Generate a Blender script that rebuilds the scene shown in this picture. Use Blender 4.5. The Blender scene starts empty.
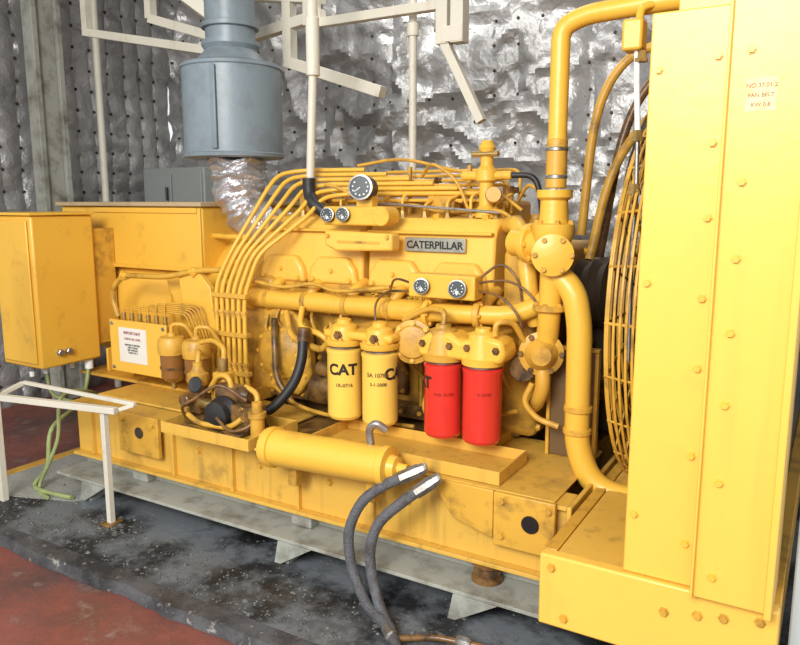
import bpy, bmesh, math, random
from mathutils import Vector, Matrix, noise
random.seed(7)
SC=bpy.context.scene
COL=SC.collection
# ------------------------------------------------------------------ materials
def newmat(name):
    m=bpy.data.materials.new(name); m.use_nodes=True
    nt=m.node_tree; b=nt.nodes['Principled BSDF']
    return m,nt,b
def noise_n(nt,scale,detail=4,rough=.6,coord='Object'):
    tc=nt.nodes.new('ShaderNodeTexCoord'); n=nt.nodes.new('ShaderNodeTexNoise')
    n.inputs['Scale'].default_value=scale; n.inputs['Detail'].default_value=detail; n.inputs['Roughness'].default_value=rough
    nt.links.new(tc.outputs[coord],n.inputs['Vector']); return n
def ramp(nt,src,stops):
    r=nt.nodes.new('ShaderNodeValToRGB'); e=r.color_ramp.elements
    while len(e)<len(stops): e.new(.5)
    for el,(p,c) in zip(e,stops):
        el.position=p; el.color=c if len(c)==4 else (*c,1)
    nt.links.new(src,r.inputs['Fac']); return r
def mix(nt,fac,a,b,bt='MIX'):
    m=nt.nodes.new('ShaderNodeMix'); m.data_type='RGBA'; m.blend_type=bt
    for s,v in ((0,fac),(6,a),(7,b)):
        if isinstance(v,(float,int)): m.inputs[s].default_value=v
        elif isinstance(v,tuple): m.inputs[s].default_value=(*v,1) if len(v)==3 else v
        else: nt.links.new(v,m.inputs[s])
    return m.outputs[2]
def paint(name,base,dirt=(.12,.06,.02),lo=.55,hi=.75,amt=.8,rough=.45,metal=0,scale=6,bump=.05,var=None,streak=0):
    m,nt,b=newmat(name)
    n1=noise_n(nt,scale,6,.65); n2=noise_n(nt,scale*.35,3,.5)
    r=ramp(nt,n1.outputs['Fac'],[(lo,(0,0,0)),(hi,(amt,amt,amt))])
    v=var or tuple(c*.8 for c in base)
    c0=mix(nt,n2.outputs['Fac'],base,v)
    c1=mix(nt,r.outputs['Color'],c0,dirt)
    if streak:
        tc=nt.nodes.new('ShaderNodeTexCoord'); mp=nt.nodes.new('ShaderNodeMapping'); mp.inputs['Scale'].default_value=(26,26,1.6)
        nt.links.new(tc.outputs['Object'],mp.inputs['Vector']); ns=nt.nodes.new('ShaderNodeTexNoise'); ns.inputs['Scale'].default_value=1; ns.inputs['Detail'].default_value=4
        nt.links.new(mp.outputs[0],ns.inputs['Vector']); rs=ramp(nt,ns.outputs['Fac'],[(.56,(0,0,0)),(.74,(streak,streak,streak))])
        c1=mix(nt,rs.outputs['Color'],c1,dirt)
    nt.links.new(c1,b.inputs['Base Color'])
    b.inputs['Roughness'].default_value=rough; b.inputs['Metallic'].default_value=metal
    if bump:
        bp=nt.nodes.new('ShaderNodeBump'); bp.inputs['Strength'].default_value=bump*4; bp.inputs['Distance'].default_value=.004
        n3=noise_n(nt,scale*8,3,.5); nt.links.new(n3.outputs['Fac'],bp.inputs['Height']); nt.links.new(bp.outputs['Normal'],b.inputs['Normal'])
    return m
M={}
M['yel']=paint('paint_yellow',(.82,.49,.065),(.36,.17,.035),.58,.82,.6,.36,var=(.74,.41,.045),scale=7)
M['yelc']=paint('paint_yellow_panel',(.86,.54,.095),(.48,.26,.07),.64,.88,.45,.36,scale=3,var=(.81,.47,.07),streak=.15)
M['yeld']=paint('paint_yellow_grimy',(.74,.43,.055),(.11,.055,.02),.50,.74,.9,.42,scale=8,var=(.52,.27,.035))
M['skid']=paint('paint_yellow_skid',(.74,.45,.075),(.13,.08,.035),.55,.78,.75,.5,scale=5,var=(.62,.36,.055),streak=.35)
M['rust']=paint('oily_rusty_iron',(.28,.15,.04),(.035,.02,.01),.4,.62,.95,.38,scale=11)
M['yelf']=paint('filter_yellow_enamel',(.88,.59,.11),(.6,.3,.05),.68,.9,.3,.22,scale=4,bump=0,var=(.84,.54,.09))
M['redf']=paint('filter_red_enamel',(.76,.045,.03),(.42,.02,.015),.55,.85,.5,.22,scale=5,bump=0)
M['black']=paint('black_rubber',(.018,.018,.02),(.08,.06,.04),.55,.75,.6,.5,scale=14)
M['blackp']=paint('black_plastic',(.012,.012,.012),(.02,.02,.02),rough=.3,bump=0)
M['dark']=paint('dark_paint_and_shade',(.045,.032,.018),(.015,.012,.01),rough=.6)  # dark parts, and the painted shade of the backdrop box
M['hose']=paint('braided_grey_hose',(.13,.135,.15),(.05,.035,.03),.45,.7,.8,.55,scale=20,bump=.4)
M['steel']=paint('bare_steel',(.42,.41,.39),(.15,.1,.06),.5,.7,.7,.35,metal=.8,scale=12)
M['mufg']=paint('muffler_grey_paint',(.22,.28,.32),(.13,.14,.15),.48,.75,.7,.4,scale=7)
M['white']=paint('cream_white_paint',(.72,.69,.58),(.3,.22,.13),.56,.8,.6,.5,scale=7)
M['greyb']=paint('grey_steel_beam',(.40,.41,.36),(.10,.085,.06),.46,.70,.8,.6,scale=8)
M['cab']=paint('grey_cabinet_enamel',(.30,.33,.32),(.2,.2,.18),.6,.8,.5,.5)
M['lid']=paint('tan_lid_paint',(.50,.38,.22),(.2,.15,.09),.5,.75,.7,.6,scale=5)
M['green']=paint('green_cable_sheath',(.34,.40,.16),(.1,.1,.04),.5,.75,.6,.5,scale=15)
M['paper']=paint('white_label_paper',(.80,.77,.70),(.5,.42,.3),.6,.8,.5,.7,bump=0)
M['cream']=paint('sticker_cream',(.88,.72,.34),(.75,.5,.15),.5,.62,.7,.6,scale=40,bump=0)
M['plate']=paint('aluminium_nameplate',(.45,.45,.38),(.2,.2,.18),.45,.7,.7,.35,metal=.5,scale=30,bump=0)
M['ink']=paint('black_ink',(.02,.015,.01),bump=0)
M['inkr']=paint('dark_red_ink',(.3,.01,.01),bump=0)
M['dial']=paint('gauge_dial_black',(.02,.035,.04),(.03,.07,.07),.5,.7,.6,.3,scale=60,bump=0)
M['brass']=paint('brass_fitting',(.6,.42,.15),(.2,.12,.05),rough=.35,metal=.8)
M['bluew']=paint('pale_blue_outside',(.60,.68,.70),(.4,.42,.4),.6,.8,.5,.6)  # pale tone stands in for outside light
M['brown']=paint('brown_oily_bronze',(.22,.11,.035),(.03,.018,.01),.45,.65,.9,.3,scale=16)
m,nt,b=newmat('amber_glass_bowl'); b.inputs['Base Color'].default_value=(.26,.11,.025,1); b.inputs['Roughness'].default_value=.1; b.inputs['Coat Weight'].default_value=.6; M['amber']=m
m,nt,b=newmat('gauge_glass_white'); b.inputs['Base Color'].default_value=(.85,.87,.85,1); b.inputs['Roughness'].default_value=.3; M['gw']=m
def foil(name,base,scale,strength,rough=.32,metal=.6,dist=.02,drk=.6):
    m,nt,b=newmat(name)
    n1=noise_n(nt,scale*.8,4,.6)
    tc=nt.nodes.new('ShaderNodeTexCoord')
    vo=nt.nodes.new('ShaderNodeTexVoronoi'); vo.inputs['Scale'].default_value=scale*1.6
    vo2=nt.nodes.new('ShaderNodeTexVoronoi'); vo2.inputs['Scale'].default_value=scale*4
    sc=nt.nodes.new('ShaderNodeVectorMath'); sc.operation='SCALE'; sc.inputs['Scale'].default_value=.3
    mp=nt.nodes.new('ShaderNodeVectorMath'); mp.operation='ADD'
    nt.links.new(n1.outputs['Color'],sc.inputs[0]); nt.links.new(tc.outputs['Object'],mp.inputs[0]); nt.links.new(sc.outputs[0],mp.inputs[1])
    nt.links.new(mp.outputs[0],vo.inputs['Vector']); nt.links.new(mp.outputs[0],vo2.inputs['Vector'])
    ml=nt.nodes.new('ShaderNodeMath'); ml.operation='MULTIPLY_ADD'; ml.inputs[1].default_value=.25
    nt.links.new(vo2.outputs['Distance'],ml.inputs[0]); nt.links.new(vo.outputs['Distance'],ml.inputs[2])
    bp=nt.nodes.new('ShaderNodeBump'); bp.inputs['Strength'].default_value=strength; bp.inputs['Distance'].default_value=dist
    nt.links.new(ml.outputs[0],bp.inputs['Height']); nt.links.new(bp.outputs['Normal'],b.inputs['Normal'])
    n2=noise_n(nt,1.6,4,.6)
    r=ramp(nt,n2.outputs['Fac'],[(.35,tuple(c*drk for c in base)),(.65,base)])
    nt.links.new(r.outputs['Color'],b.inputs['Base Color']); b.inputs['Metallic'].default_value=metal; b.inputs['Roughness'].default_value=rough
    return m
M['foil']=foil('crumpled_foil_insulation',(.47,.47,.47),5,.6,.42,.5,.02,.6)
M['foil2']=foil('crumpled_foil_lagging',(.72,.72,.74),10,.6,.28,.7,.012,.75)
m,nt,b=newmat('perforated_guard_mesh')
tc=nt.nodes.new('ShaderNodeTexCoord'); vo=nt.nodes.new('ShaderNodeTexVoronoi'); vo.inputs['Scale'].default_value=110; vo.inputs['Randomness'].default_value=0
nt.links.new(tc.outputs['Object'],vo.inputs['Vector']); r=ramp(nt,vo.outputs['Distance'],[(.38,(.008,.008,.006)),(.5,(.16,.09,.03))]); nt.links.new(r.outputs['Color'],b.inputs['Base Color']); M['mesh']=m
def floormat(name,base,dark,light,lo,hi,ll,lh,sc=2.2):
    m,nt,b=newmat(name)
    n1=noise_n(nt,sc,8,.68); n2=noise_n(nt,sc*4,6,.7); n3=noise_n(nt,sc*.7,4,.6)
    r1=ramp(nt,n1.outputs['Fac'],[(lo,(0,0,0)),(hi,(1,1,1))]); r2=ramp(nt,n2.outputs['Fac'],[(ll,(0,0,0)),(lh,(.8,.8,.8))])
    c=mix(nt,r1.outputs['Color'],base,dark); c=mix(nt,r2.outputs['Color'],c,light); nt.links.new(c,b.inputs['Base Color'])
    rr=ramp(nt,n3.outputs['Fac'],[(.4,(.3,.3,.3)),(.6,(.8,.8,.8))]); nt.links.new(rr.outputs['Color'],b.inputs['Roughness'])
    bp=nt.nodes.new('ShaderNodeBump'); bp.inputs['Strength'].default_value=.6; bp.inputs['Distance'].default_value=.012
    nt.links.new(n2.outputs['Fac'],bp.inputs['Height']); nt.links.new(bp.outputs['Normal'],b.inputs['Normal'])
    return m
M['plinth']=floormat('oily_concrete',(.14,.155,.17),(.014,.015,.017),(.30,.30,.29),.44,.56,.60,.74,2.6)
M['edge']=floormat('worn_concrete_edge',(.09,.09,.095),(.02,.02,.022),(.40,.38,.35),.40,.58,.58,.68,5)
M['lightc']=floormat('dry_light_concrete',(.34,.35,.32),(.12,.12,.12),(.5,.48,.44),.5,.7,.5,.7,4)
M['red']=floormat('red_painted_floor',(.23,.07,.05),(.09,.05,.045),(.34,.21,.17),.42,.62,.56,.76,2.6)
M['ceil']=paint('ceiling_sheet_metal',(.6,.6,.58),(.3,.28,.25),.5,.7,.6,.6,scale=3)
M['chip']=paint('grit_mixed',(.20,.20,.19),(.04,.035,.03),.4,.6,.9,.7,scale=30)
# ------------------------------------------------------------------ geometry helpers
def emp(name,loc=(0,0,0)):
    e=bpy.data.objects.new(name,None); e.empty_display_size=.1; COL.objects.link(e); return e
def mk(name,verts,faces,mat,parent=None,smooth=True,bevel=0,ang=35):
    me=bpy.data.meshes.new(name); me.from_pydata([tuple(v) for v in verts],[],faces); me.validate()
    bm=bmesh.new(); bm.from_mesh(me); bmesh.ops.recalc_face_normals(bm,faces=bm.faces); bm.to_mesh(me); bm.free()
    o=bpy.data.objects.new(name,me); COL.objects.link(o)
    me.materials.append(M[mat] if isinstance(mat,str) else mat)
    if smooth:
        for p in me.polygons: p.use_smooth=True
        me.set_sharp_from_angle(angle=math.radians(ang))
    if parent: o.parent=parent
    if bevel:
        md=o.modifiers.new('bevel','BEVEL'); md.width=bevel; md.segments=2; md.limit_method='ANGLE'; md.angle_limit=math.radians(40)
    return o
def boxv(x0,x1,y0,y1,z0,z1):
    v=[(x,y,z) for x in (x0,x1) for y in (y0,y1) for z in (z0,z1)]
    f=[(0,1,3,2),(4,6,7,5),(0,4,5,1),(2,3,7,6),(0,2,6,4),(1,5,7,3)]
    return v,f
def box(name,x0,x1,y0,y1,z0,z1,mat,parent=None,bevel=.004):
    v,f=boxv(x0,x1,y0,y1,z0,z1); return mk(name,v,f,mat,parent,True,bevel)
def multibox(name,lst,mat,parent=None,bevel=.003):
    V=[];F=[]
    for b in lst:
        v,f=boxv(*b); n=len(V); V+=v; F+=[tuple(i+n for i in q) for q in f]
    return mk(name,V,F,mat,parent,True,bevel)
def prism(name,pts,axis,a0,a1,mat,parent=None,bevel=.004):
    def T(p,a):
        return {'X':(a,p[0],p[1]),'Y':(p[0],a,p[1]),'Z':(p[0],p[1],a)}[axis]
    n=len(pts); v=[T(p,a0) for p in pts]+[T(p,a1) for p in pts]
    f=[tuple(range(n)),tuple(range(2*n-1,n-1,-1))]+[(i,(i+1)%n,n+(i+1)%n,n+i) for i in range(n)]
    return mk(name,v,f,mat,parent,True,bevel)
def frame(d):
    d=Vector(d).normalized(); u=Vector((0,0,1)) if abs(d.z)<.9 else Vector((1,0,0))
    a=d.cross(u).normalized(); return d,a,d.cross(a).normalized()
def lathev(p,d,prof,seg=28,closed=False):
    p=Vector(p); d,a,b=frame(d); V=[];F=[]
    for t,r in prof:
        for i in range(seg):
            q=2*math.pi*i/seg; V.append(p+d*t+(a*math.cos(q)+b*math.sin(q))*r)
    n=len(prof)
    for k in range(n if closed else n-1):
        k2=(k+1)%n
        for i in range(seg):
            j=(i+1)%seg; F.append((k*seg+i,k*seg+j,k2*seg+j,k2*seg+i))
    if not closed:
        F.append(tuple(range(seg))); F.append(tuple(range((n-1)*seg,n*seg)))
    return V,F
def lathe(name,p,d,prof,mat,parent=None,seg=28,bevel=0,closed=False):
    V,F=lathev(p,d,prof,seg,closed); return mk(name,V,F,mat,parent,True,bevel,30)
def cyl(name,p0,p1,r,mat,parent=None,seg=24,bevel=.003):
    p0=Vector(p0);p1=Vector(p1);L=(p1-p0).length
    bv=min(bevel,r*.3,L*.3)
    prof=[(0,r-bv),(bv,r),(L-bv,r),(L,r-bv)] if bevel else [(0,r),(L,r)]
    return lathe(name,p0,p1-p0,prof,mat,parent,seg)
def bolts(name,lst,mat,parent=None,r=.011,h=.01):
    V=[];F=[]
    for p,d in lst:
        v,f=lathev(p,d,[(-.002,r*1.35),(h*.3,r*1.35),(h*.3,r),(h,r*.95)],6); n=len(V); V+=v; F+=[tuple(i+n for i in q) for q in f]
    return mk(name,V,F,mat,parent,True)
def fillet(pts,rad):
    P=[Vector(p) for p in pts]
    if len(P)<3 or rad<=0: return P
    out=[P[0]]
    for i in range(1,len(P)-1):
        a,b,c=P[i-1],P[i],P[i+1]; d1=(a-b); d2=(c-b)
        if d1.length<1e-6 or d2.length<1e-6: continue
        t=min(rad,d1.length*.49,d2.length*.49)
        s=b+d1.normalized()*t; e=b+d2.normalized()*t
        for k in range(7):
            u=k/6; out.append(s*(1-u)**2+b*2*u*(1-u)+e*u*u)
    out.append(P[-1]); return out
def catmull(pts,n=6):
    P=[Vector(p) for p in pts]; P=[P[0]*2-P[1]]+P+[P[-1]*2-P[-2]]; out=[]
    for i in range(1,len(P)-2):
        for k in range(n):
            t=k/n; a,b,c,d=P[i-1:i+3]
            out.append(.5*((2*b)+(c-a)*t+(2*a-5*b+4*c-d)*t*t+(3*b-a-3*c+d)*t**3))
    out.append(P[-2]); return out
def sweepv(path,rad,seg=12):
    n=len(path); R=rad if isinstance(rad,list) else [rad]*n
    V=[];F=[]; prev=None
    for i,p in enumerate(path):
        t=(path[min(i+1,n-1)]-path[max(i-1,0)]).normalized()
        if prev is None: _,a,_b=frame(t)
        else:
            a=prev-t*prev.dot(t); a=a.normalized() if a.length>1e-5 else frame(t)[1]
        prev=a; b=t.cross(a)
        for k in range(seg):
            q=2*math.pi*k/seg; V.append(p+(a*math.cos(q)+b*math.sin(q))*R[i])
    for i in range(n-1):
        for k in range(seg):
            j=(k+1)%seg; F.append((i*seg+k,i*seg+j,(i+1)*seg+j,(i+1)*seg+k))
    F.append(tuple(range(seg))); F.append(tuple(range((n-1)*seg,n*seg)))
    return V,F
def tube(name,pts,r,mat,parent=None,fil=.06,seg=12,smooth=False):
    path=catmull(pts,8) if smooth else fillet(pts,fil)
    V,F=sweepv(path,r,seg); return mk(name,V,F,mat,parent,True,0,50)
def tubes(name,plist,r,mat,parent=None,fil=.05,seg=8,smooth=False):
    V=[];F=[]
    for pts in plist:
        v,f=sweepv(catmull(pts,8) if smooth else fillet(pts,fil),r,seg); n=len(V); V+=v; F+=[tuple(i+n for i in q) for q in f]
    return mk(name,V,F,mat,parent,True,0,50)
def flange(name,p,d,r,th,mat,parent,nb=6):
    d=Vector(d).normalized(); o=cyl(name,Vector(p)-d*th/2,Vector(p)+d*th/2,r,mat,parent)
    _,a,b=frame(d)
    bolts(name+'_bolts',[(Vector(p)+d*th/2+(a*math.cos(q)+b*math.sin(q))*r*.8,d) for q in [2*math.pi*k/nb for k in range(nb)]],mat,parent,r=min(.009,r*.13),h=.008)
    return o
def textmesh(s,size,bold=0):
    cu=bpy.data.curves.new('t','FONT'); cu.body=s; cu.size=size; cu.align_x='CENTER'; cu.extrude=.0006; cu.offset=bold
    o=bpy.data.objects.new('t',cu); COL.objects.link(o); bpy.context.view_layer.update()
    me=bpy.data.meshes.new_from_object(o.evaluated_get(bpy.context.evaluated_depsgraph_get()))
    bpy.data.objects.remove(o); return me
def text_flat(name,s,size,loc,mat,parent,tilt=0,bold=0):
    me=textmesh(s,size,bold)
    for v in me.vertices:
        x,y,z=v.co; v.co=Vector((loc[0]+x,loc[1]-z+math.sin(tilt)*y,loc[2]+y*math.cos(tilt)))
    o=bpy.data.objects.new(name,me); COL.objects.link(o); me.materials.clear(); me.materials.append(M[mat]); o.parent=parent; return o
def text_wrap(name,s,size,c,r,az,z,mat,parent,bold=0):
    me=textmesh(s,size,bold); bm=bmesh.new(); bm.from_mesh(me)
    bmesh.ops.subdivide_edges(bm,edges=[e for e in bm.edges if e.calc_length()>.012],cuts=3); bm.to_mesh(me); bm.free()
    for v in me.vertices:
        x,y,h=v.co; q=math.radians(az)+x/r; rr=r+.0012+h
        v.co=Vector((c[0]+rr*math.cos(q),c[1]+rr*math.sin(q),z+y))
    o=bpy.data.objects.new(name,me); COL.objects.link(o); me.materials.clear(); me.materials.append(M[mat]); o.parent=parent; return o
# ------------------------------------------------------------------ room
def wallh(x,z,pos,loose):
    P=Vector((x*1.9,z*1.5,pos))
    h=.05*noise.noise(P)
    q=Vector((x*2.6+.6*noise.noise(P*2),z*4.2+.6*noise.noise(P*1.7+Vector((3,0,0))),pos*1.3))
    h+=loose*(.07*(1-2*abs(noise.noise(q)))+.022*(1-2*abs(noise.noise(q*2.3))))
    return h
def quiltwall(name,x0,x1,z0,z1,pos,axis,loose):
    sp=.15; sub=6; nx=int((x1-x0)/sp*sub); nz=int((z1-z0)/sp*sub); V=[];F=[]
    qa=.020 if loose<.6 else .010
    for j in range(nz+1):
        for i in range(nx+1):
            x=x0+(x1-x0)*i/nx; z=z0+(z1-z0)*j/nz
            b=abs(math.sin(math.pi*(x-x0)/sp))*abs(math.sin(math.pi*(z-z0)/sp))
            h=qa*b**.6+wallh(x,z,pos,loose)
            V.append((x,pos-h,z) if axis=='Y' else (pos+h,x,z))
    for j in range(nz):
        for i in range(nx):
            a=j*(nx+1)+i; F.append((a,a+1,a+nx+2,a+nx+1))
    n=len(V); e=.12 if axis=='Y' else -.12
    c=[(x0,pos+e,z0),(x1,pos+e,z0),(x1,pos+e,z1),(x0,pos+e,z1)] if axis=='Y' else [(pos+e,x0,z0),(pos+e,x1,z0),(pos+e,x1,z1),(pos+e,x0,z1)]
    V+=c; F.append((n,n+1,n+2,n+3))
    o=mk(name,V,F,'foil',None,True,0,28)
    P=[];Q=[]
    for i in range(1,int((x1-x0)/sp)):
        for j in range(1,int((z1-z0)/sp)):
            x=x0+i*sp; z=z0+j*sp
            if random.random()<(.06 if loose<.6 else .35): continue
            h=wallh(x,z,pos,loose)
            p=(x,pos-h-.012,z) if axis=='Y' else (pos+h+.012,x,z); d=(0,1,0) if axis=='Y' else (-1,0,0)
            k=.85 if loose>.6 else 1
            v,f=lathev(p,d,[(0,.008*k),(.006,.012*k),(.02,.012*k)],8); m=len(P); P+=v; Q+=[tuple(k2+m for k2 in q) for q in f]
    mk(name+'_pins',P,Q,'dark',o)
    return o
quiltwall('wall_back',-4.95,1.8,-.04,3.25,4.5,'Y',.9)
quiltwall('wall_left',.6,4.5,-.04,3.25,-4.95,'X',.3)
box('floor',-6,4,-3.5,5,-.14,-.04,'red',bevel=0)
prism('floor_plinth',[(-3.57,1.7),(1.6,1.7),(1.6,4.4),(-3.57,4.4)],'Z',-.04,0,'plinth',bevel=.006)
V=[];F=[]; n=120
for i in range(n+1):
    x=-3.57+5.17*i/n; w=.025*noise.noise(Vector((x*4,0,0)))+.012*noise.noise(Vector((x*15,3,0)))
    V+=[(x,1.61+w,-.039),(x,1.625+w,.0+.006*noise.noise(Vector((x*9,7,0)))),(x,1.698,.004),(x,1.698,-.039)]
for i in range(n):
    a=4*i
    for k in range(4): F.append((a+k,a+(k+1)%4,a+4+(k+1)%4,a+4+k))
mk('trim_1',V,F,'edge')
prism('trim_2',[(-3.64,1.61),(-3.575,1.61),(-3.575,4.3),(-3.64,4.3)],'Z',-.04,.004,'yeld',bevel=.006)
prism('floor_patch',[(-3.565,1.96),(-3.3,1.9),(-2.98,2.02),(-2.9,2.2),(-3.1,2.6),(-3.565,2.7)],'Z',.0005,.003,'lightc',bevel=0)
box('ceiling',-5.2,2.0,.6,4.7,3.25,3.33,'ceil',bevel=0)
g=emp('electrical_cabinet')
box('body',-4.72,-4.06,4.0,4.30,-.03,1.645,'cab',g,.008)
box('door_l',-4.70,-4.40,3.985,4.0,.1,1.6,'cab',g); box('door_r',-4.38,-4.08,3.985,4.0,.1,1.6,'cab',g)
cyl('handle',(-4.42,3.96,1.5),(-4.42,3.96,1.4),.01,'blackp',g)
g=emp('steel_column'); box('web',-4.78,-4.73,3.18,3.32,-.04,3.25,'greyb',g); box('flange_a',-4.81,-4.70,3.14,3.18,-.04,3.25,'greyb',g); box('flange_b',-4.81,-4.70,3.32,3.36,-.04,3.25,'greyb',g)
cyl('wall_conduit_pipe',(-4.74,3.66,-.04),(-4.74,3.66,3.25),.025,'white')
# ------------------------------------------------------------------ skid
g=emp('skid_frame')
def channel(name,x0,x1,yf,yb,z0,z1,mat):
    t=.014
    multibox(name,[(x0,x1,yf,yb,z1-t,z1),(x0,x1,yf-.012,yb,z0,z0+t),(x0,x1,yf+.025,yf+.04,z0+t,z1-t)],mat,g,.002)
channel('front_rail',-3.12,-.66,2.14,2.26,.178,.445,'skid')
channel('rear_rail',-3.12,-.66,3.5,3.62,.178,.445,'skid')
for k,x in enumerate((-3.1,-2.5,-1.9,-1.2,-.8)): box('cross_%d'%k,x-.04,x+.04,2.19,3.55,.24,.42,'yeld',g)
box('end_plate',-.66,-.645,2.14,3.62,.2,.445,'skid',g)
multibox('stiffeners',[(x,x+.012,2.145,2.166,.193,.430) for x in (-3.0,-2.45,-2.1,-1.75,-1.4)],'skid',g,.001)
box('mount_plate_r',-.9,-.69,2.118,2.139,.27,.455,'yeld',g); box('mount_plate_l',-2.76,-2.5,2.118,2.139,.265,.45,'yeld',g)
prism('mount_bracket_r',[(-1.14,.456),(-.902,.456),(-.902,.29),(-1.05,.33)],'Y',2.12,2.136,'yeld',g,.003)
cyl('lifting_hole_r',(-.77,2.117,.37),(-.77,2.112,.37),.03,'blackp',g); cyl('lifting_hole_l',(-2.62,2.117,.37),(-2.62,2.112,.37),.026,'dark',g)
bolts('rail_bolts',[((x,2.118,z),(0,-1,0)) for x,z in [(-.87,.43),(-.87,.31),(-.71,.43),(-.71,.31),(-2.73,.42),(-2.53,.42)]]+[((x,2.165,.33),(0,-1,0)) for x in (-2.9,-2.3,-1.95,-1.6,-1.25)],'yeld',g,.012,.012)
multibox('grey_subframe',[(-3.15,-.62,2.05,2.24,.095,.108),(-3.15,-.62,2.222,2.236,.108,.16),(-3.15,-.62,3.4,3.6,.10,.16)],'greyb',g,.002)
for k,x in enumerate((-2.93,-1.74,-.98)):
    prism('foot_%d'%k,[(2.064,.094),(2.3,.094),(2.12,.0),(2.064,.0)],'X',x-.01,x+.01,'greyb',g,.0015)
    prism('footplate_%d'%k,[(x-.03,.094),(x+.13,.094),(x-.02,0),(x-.05,0)],'Y',2.048,2.062,'greyb',g,.0015)
    prism('rearfoot_%d'%k,[(3.4,.1),(3.6,.1),(3.52,.0),(3.44,.0)],'X',x-.02,x+.02,'greyb',g,.002)
for k,x in enumerate((-2.7,-1.75)): multibox('spacer_block_%d'%k,[(x-.05,x+.05,2.17,2.25,.109,.177)],'greyb',g,.004)
lathe('rubber_isolator',(-.94,2.175,.108),(0,0,1),[(0,.055),(.012,.055),(.02,.045),(.035,.048),(.05,.045),(.058,.055),(.07,.055)],'brown',g)
prism('deck_plate',[(-1.3,2.14),(-.7,2.14),(-.7,2.7),(-1.3,2.7)],'Z',.446,.455,'skid',g)
box('deck_left',-3.1,-1.95,2.27,2.6,.44,.452,'skid',g)
box('deck_under',-1.94,-1.31,2.27,2.75,.43,.442,'rust',g)
# ------------------------------------------------------------------ radiator
g=emp('radiator')
box('base_front',-.635,-.04,1.83,1.87,.225,.435,'yelc',g,.006)
multibox('base_sides',[(-.635,-.60,1.872,3.87,.225,.434),(-.08,-.04,1.872,3.87,.225,.434)],'yeld',g)
box('base_back',-.598,-.082,3.83,3.87,.225,.434,'yeld',g)
box('base_top',-.598,-.082,1.872,3.828,.41,.430,'skid',g)
for k,(x,y) in enumerate([(-.3,2.3),(-.3,3.6)]): box('base_leg_%d'%k,x-.2,x+.2,y-.05,y+.05,0,.41,'dark',g)
bolts('base_bolts',[((x,1.83,z),(0,-1,0)) for x,z in [(-.60,.40),(-.30,.36),(-.22,.375),(-.14,.30),(-.07,.31),(-.16,.385),(-.56,.26),(-.08,.40)]],'yeld',g,.010,.010)
box('side_panel_a',-.412,-.240,1.845,1.875,.437,1.83,'yelc',g,.004)
box('side_return_a',-.411,-.395,1.876,2.02,.437,1.83,'yelc',g,.002)
box('side_panel_b',-.238,-.055,1.80,1.83,.437,2.75,'yelc',g,.004)
box('side_return_b',-.237,-.226,1.831,1.90,.437,2.75,'yelc',g,.002)
box('side_rib_b',-.073,-.056,1.775,1.799,.437,2.75,'yelc',g,.002)
box('side_rib_b2',-.237,-.230,1.786,1.799,.437,2.75,'yelc',g,.002)
box('side_return_b2',-.066,-.055,1.831,2.0,.437,2.75,'yelc',g,.002)
bolts('panel_bolts',[((-.262,1.845,z),(0,-1,0)) for z in (.55,.78,1.0,1.17,1.36,1.53,1.72)]+[((-.19,1.80,z),(0,-1,0)) for z in (.5,.74,.93,1.10,1.27,1.44,1.72)]+[((-.39,1.845,z),(0,-1,0)) for z in (.6,1.2,1.7)],'yel',g,.0085,.009)
box('sticker',-.195,-.135,1.7985,1.80,1.59,1.66,'cream',g,0)
text_flat('sticker_text_a','NO.37.01.2',.013,(-.165,1.7978,1.64),'inkr',g); text_flat('sticker_text_b','FAN BELT',.012,(-.165,1.7978,1.62),'inkr',g); text_flat('sticker_text_c','KW 0.8',.012,(-.165,1.7978,1.60),'inkr',g)
box('core',-.220,-.08,1.92,3.85,.45,2.75,'blackp',g,.004)
box('shroud_plate_lower',-.39,-.226,2.03,2.10,.44,1.82,'yeld',g)
box('shroud_plate_far',-.39,-.226,3.62,3.85,.44,1.82,'yeld',g)
box('shroud_top',-.39,-.226,2.03,3.85,1.825,1.9,'yel',g)
box('top_tank',-.36,-.226,2.03,3.85,1.905,2.15,'yel',g,.02)
FY,FZ=2.88,1.03
lathe('fan_shroud_ring',(-.46,FY,FZ),(1,0,0),[(0,.665),(.0,.685),(.2,.685),(.2,.665)],'dark',g,64,0,True)
V=[];F=[]
def addring(x,r,w=.0045):
    global V,F
    path=[Vector((x,FY+r*math.cos(q),FZ+r*math.sin(q))) for q in [2*math.pi*k/72 for k in range(73)]]
    v,f=sweepv(path,w,6); n=len(V); V+=v; F+=[tuple(i+n for i in q) for q in f]
for k in range(9): addring(-.41-.021*k,.71-.0007*k*k)
for r in (.66,.61,.56,.51,.46,.41,.36,.31,.26): addring(-.585,r)
for k in range(24):
    q=2*math.pi*k/24; c,s=math.cos(q),math.sin(q)
    v,f=sweepv([Vector((-.40,FY+.71*c,FZ+.71*s)),Vector((-.585,FY+.665*c,FZ+.665*s)),Vector((-.585,FY+.26*c,FZ+.26*s))],.005,6); n=len(V); V+=v; F+=[tuple(i+n for i in q2) for q2 in f]
mk('fan_guard_cage',V,F,'yeld',g,True,0,60)
lathe('fan_hub',(-.62,FY,FZ),(1,0,0),[(0,.06),(.02,.08),(.14,.08),(.2,.16),(.22,.16)],'dark',g)
for k in range(8):
    q=2*math.pi*k/8; c,s=math.cos(q),math.sin(q)
    v=[]
    for r,w,tw in ((.12,.05,.03),(.6,.11,.05)):
        for sg in (-1,1):
            v.append(Vector((-.46+sg*tw,FY+r*c-sg*w*s,FZ+r*s+sg*w*c)))
    v+= [p+Vector((.006,0,0)) for p in v]
    mk('fan_blade_%d'%k,v,[(0,1,3,2),(4,6,7,5),(0,2,6,4),(1,5,7,3),(0,4,5,1),(2,3,7,6)],'dark',g,False)
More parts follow.
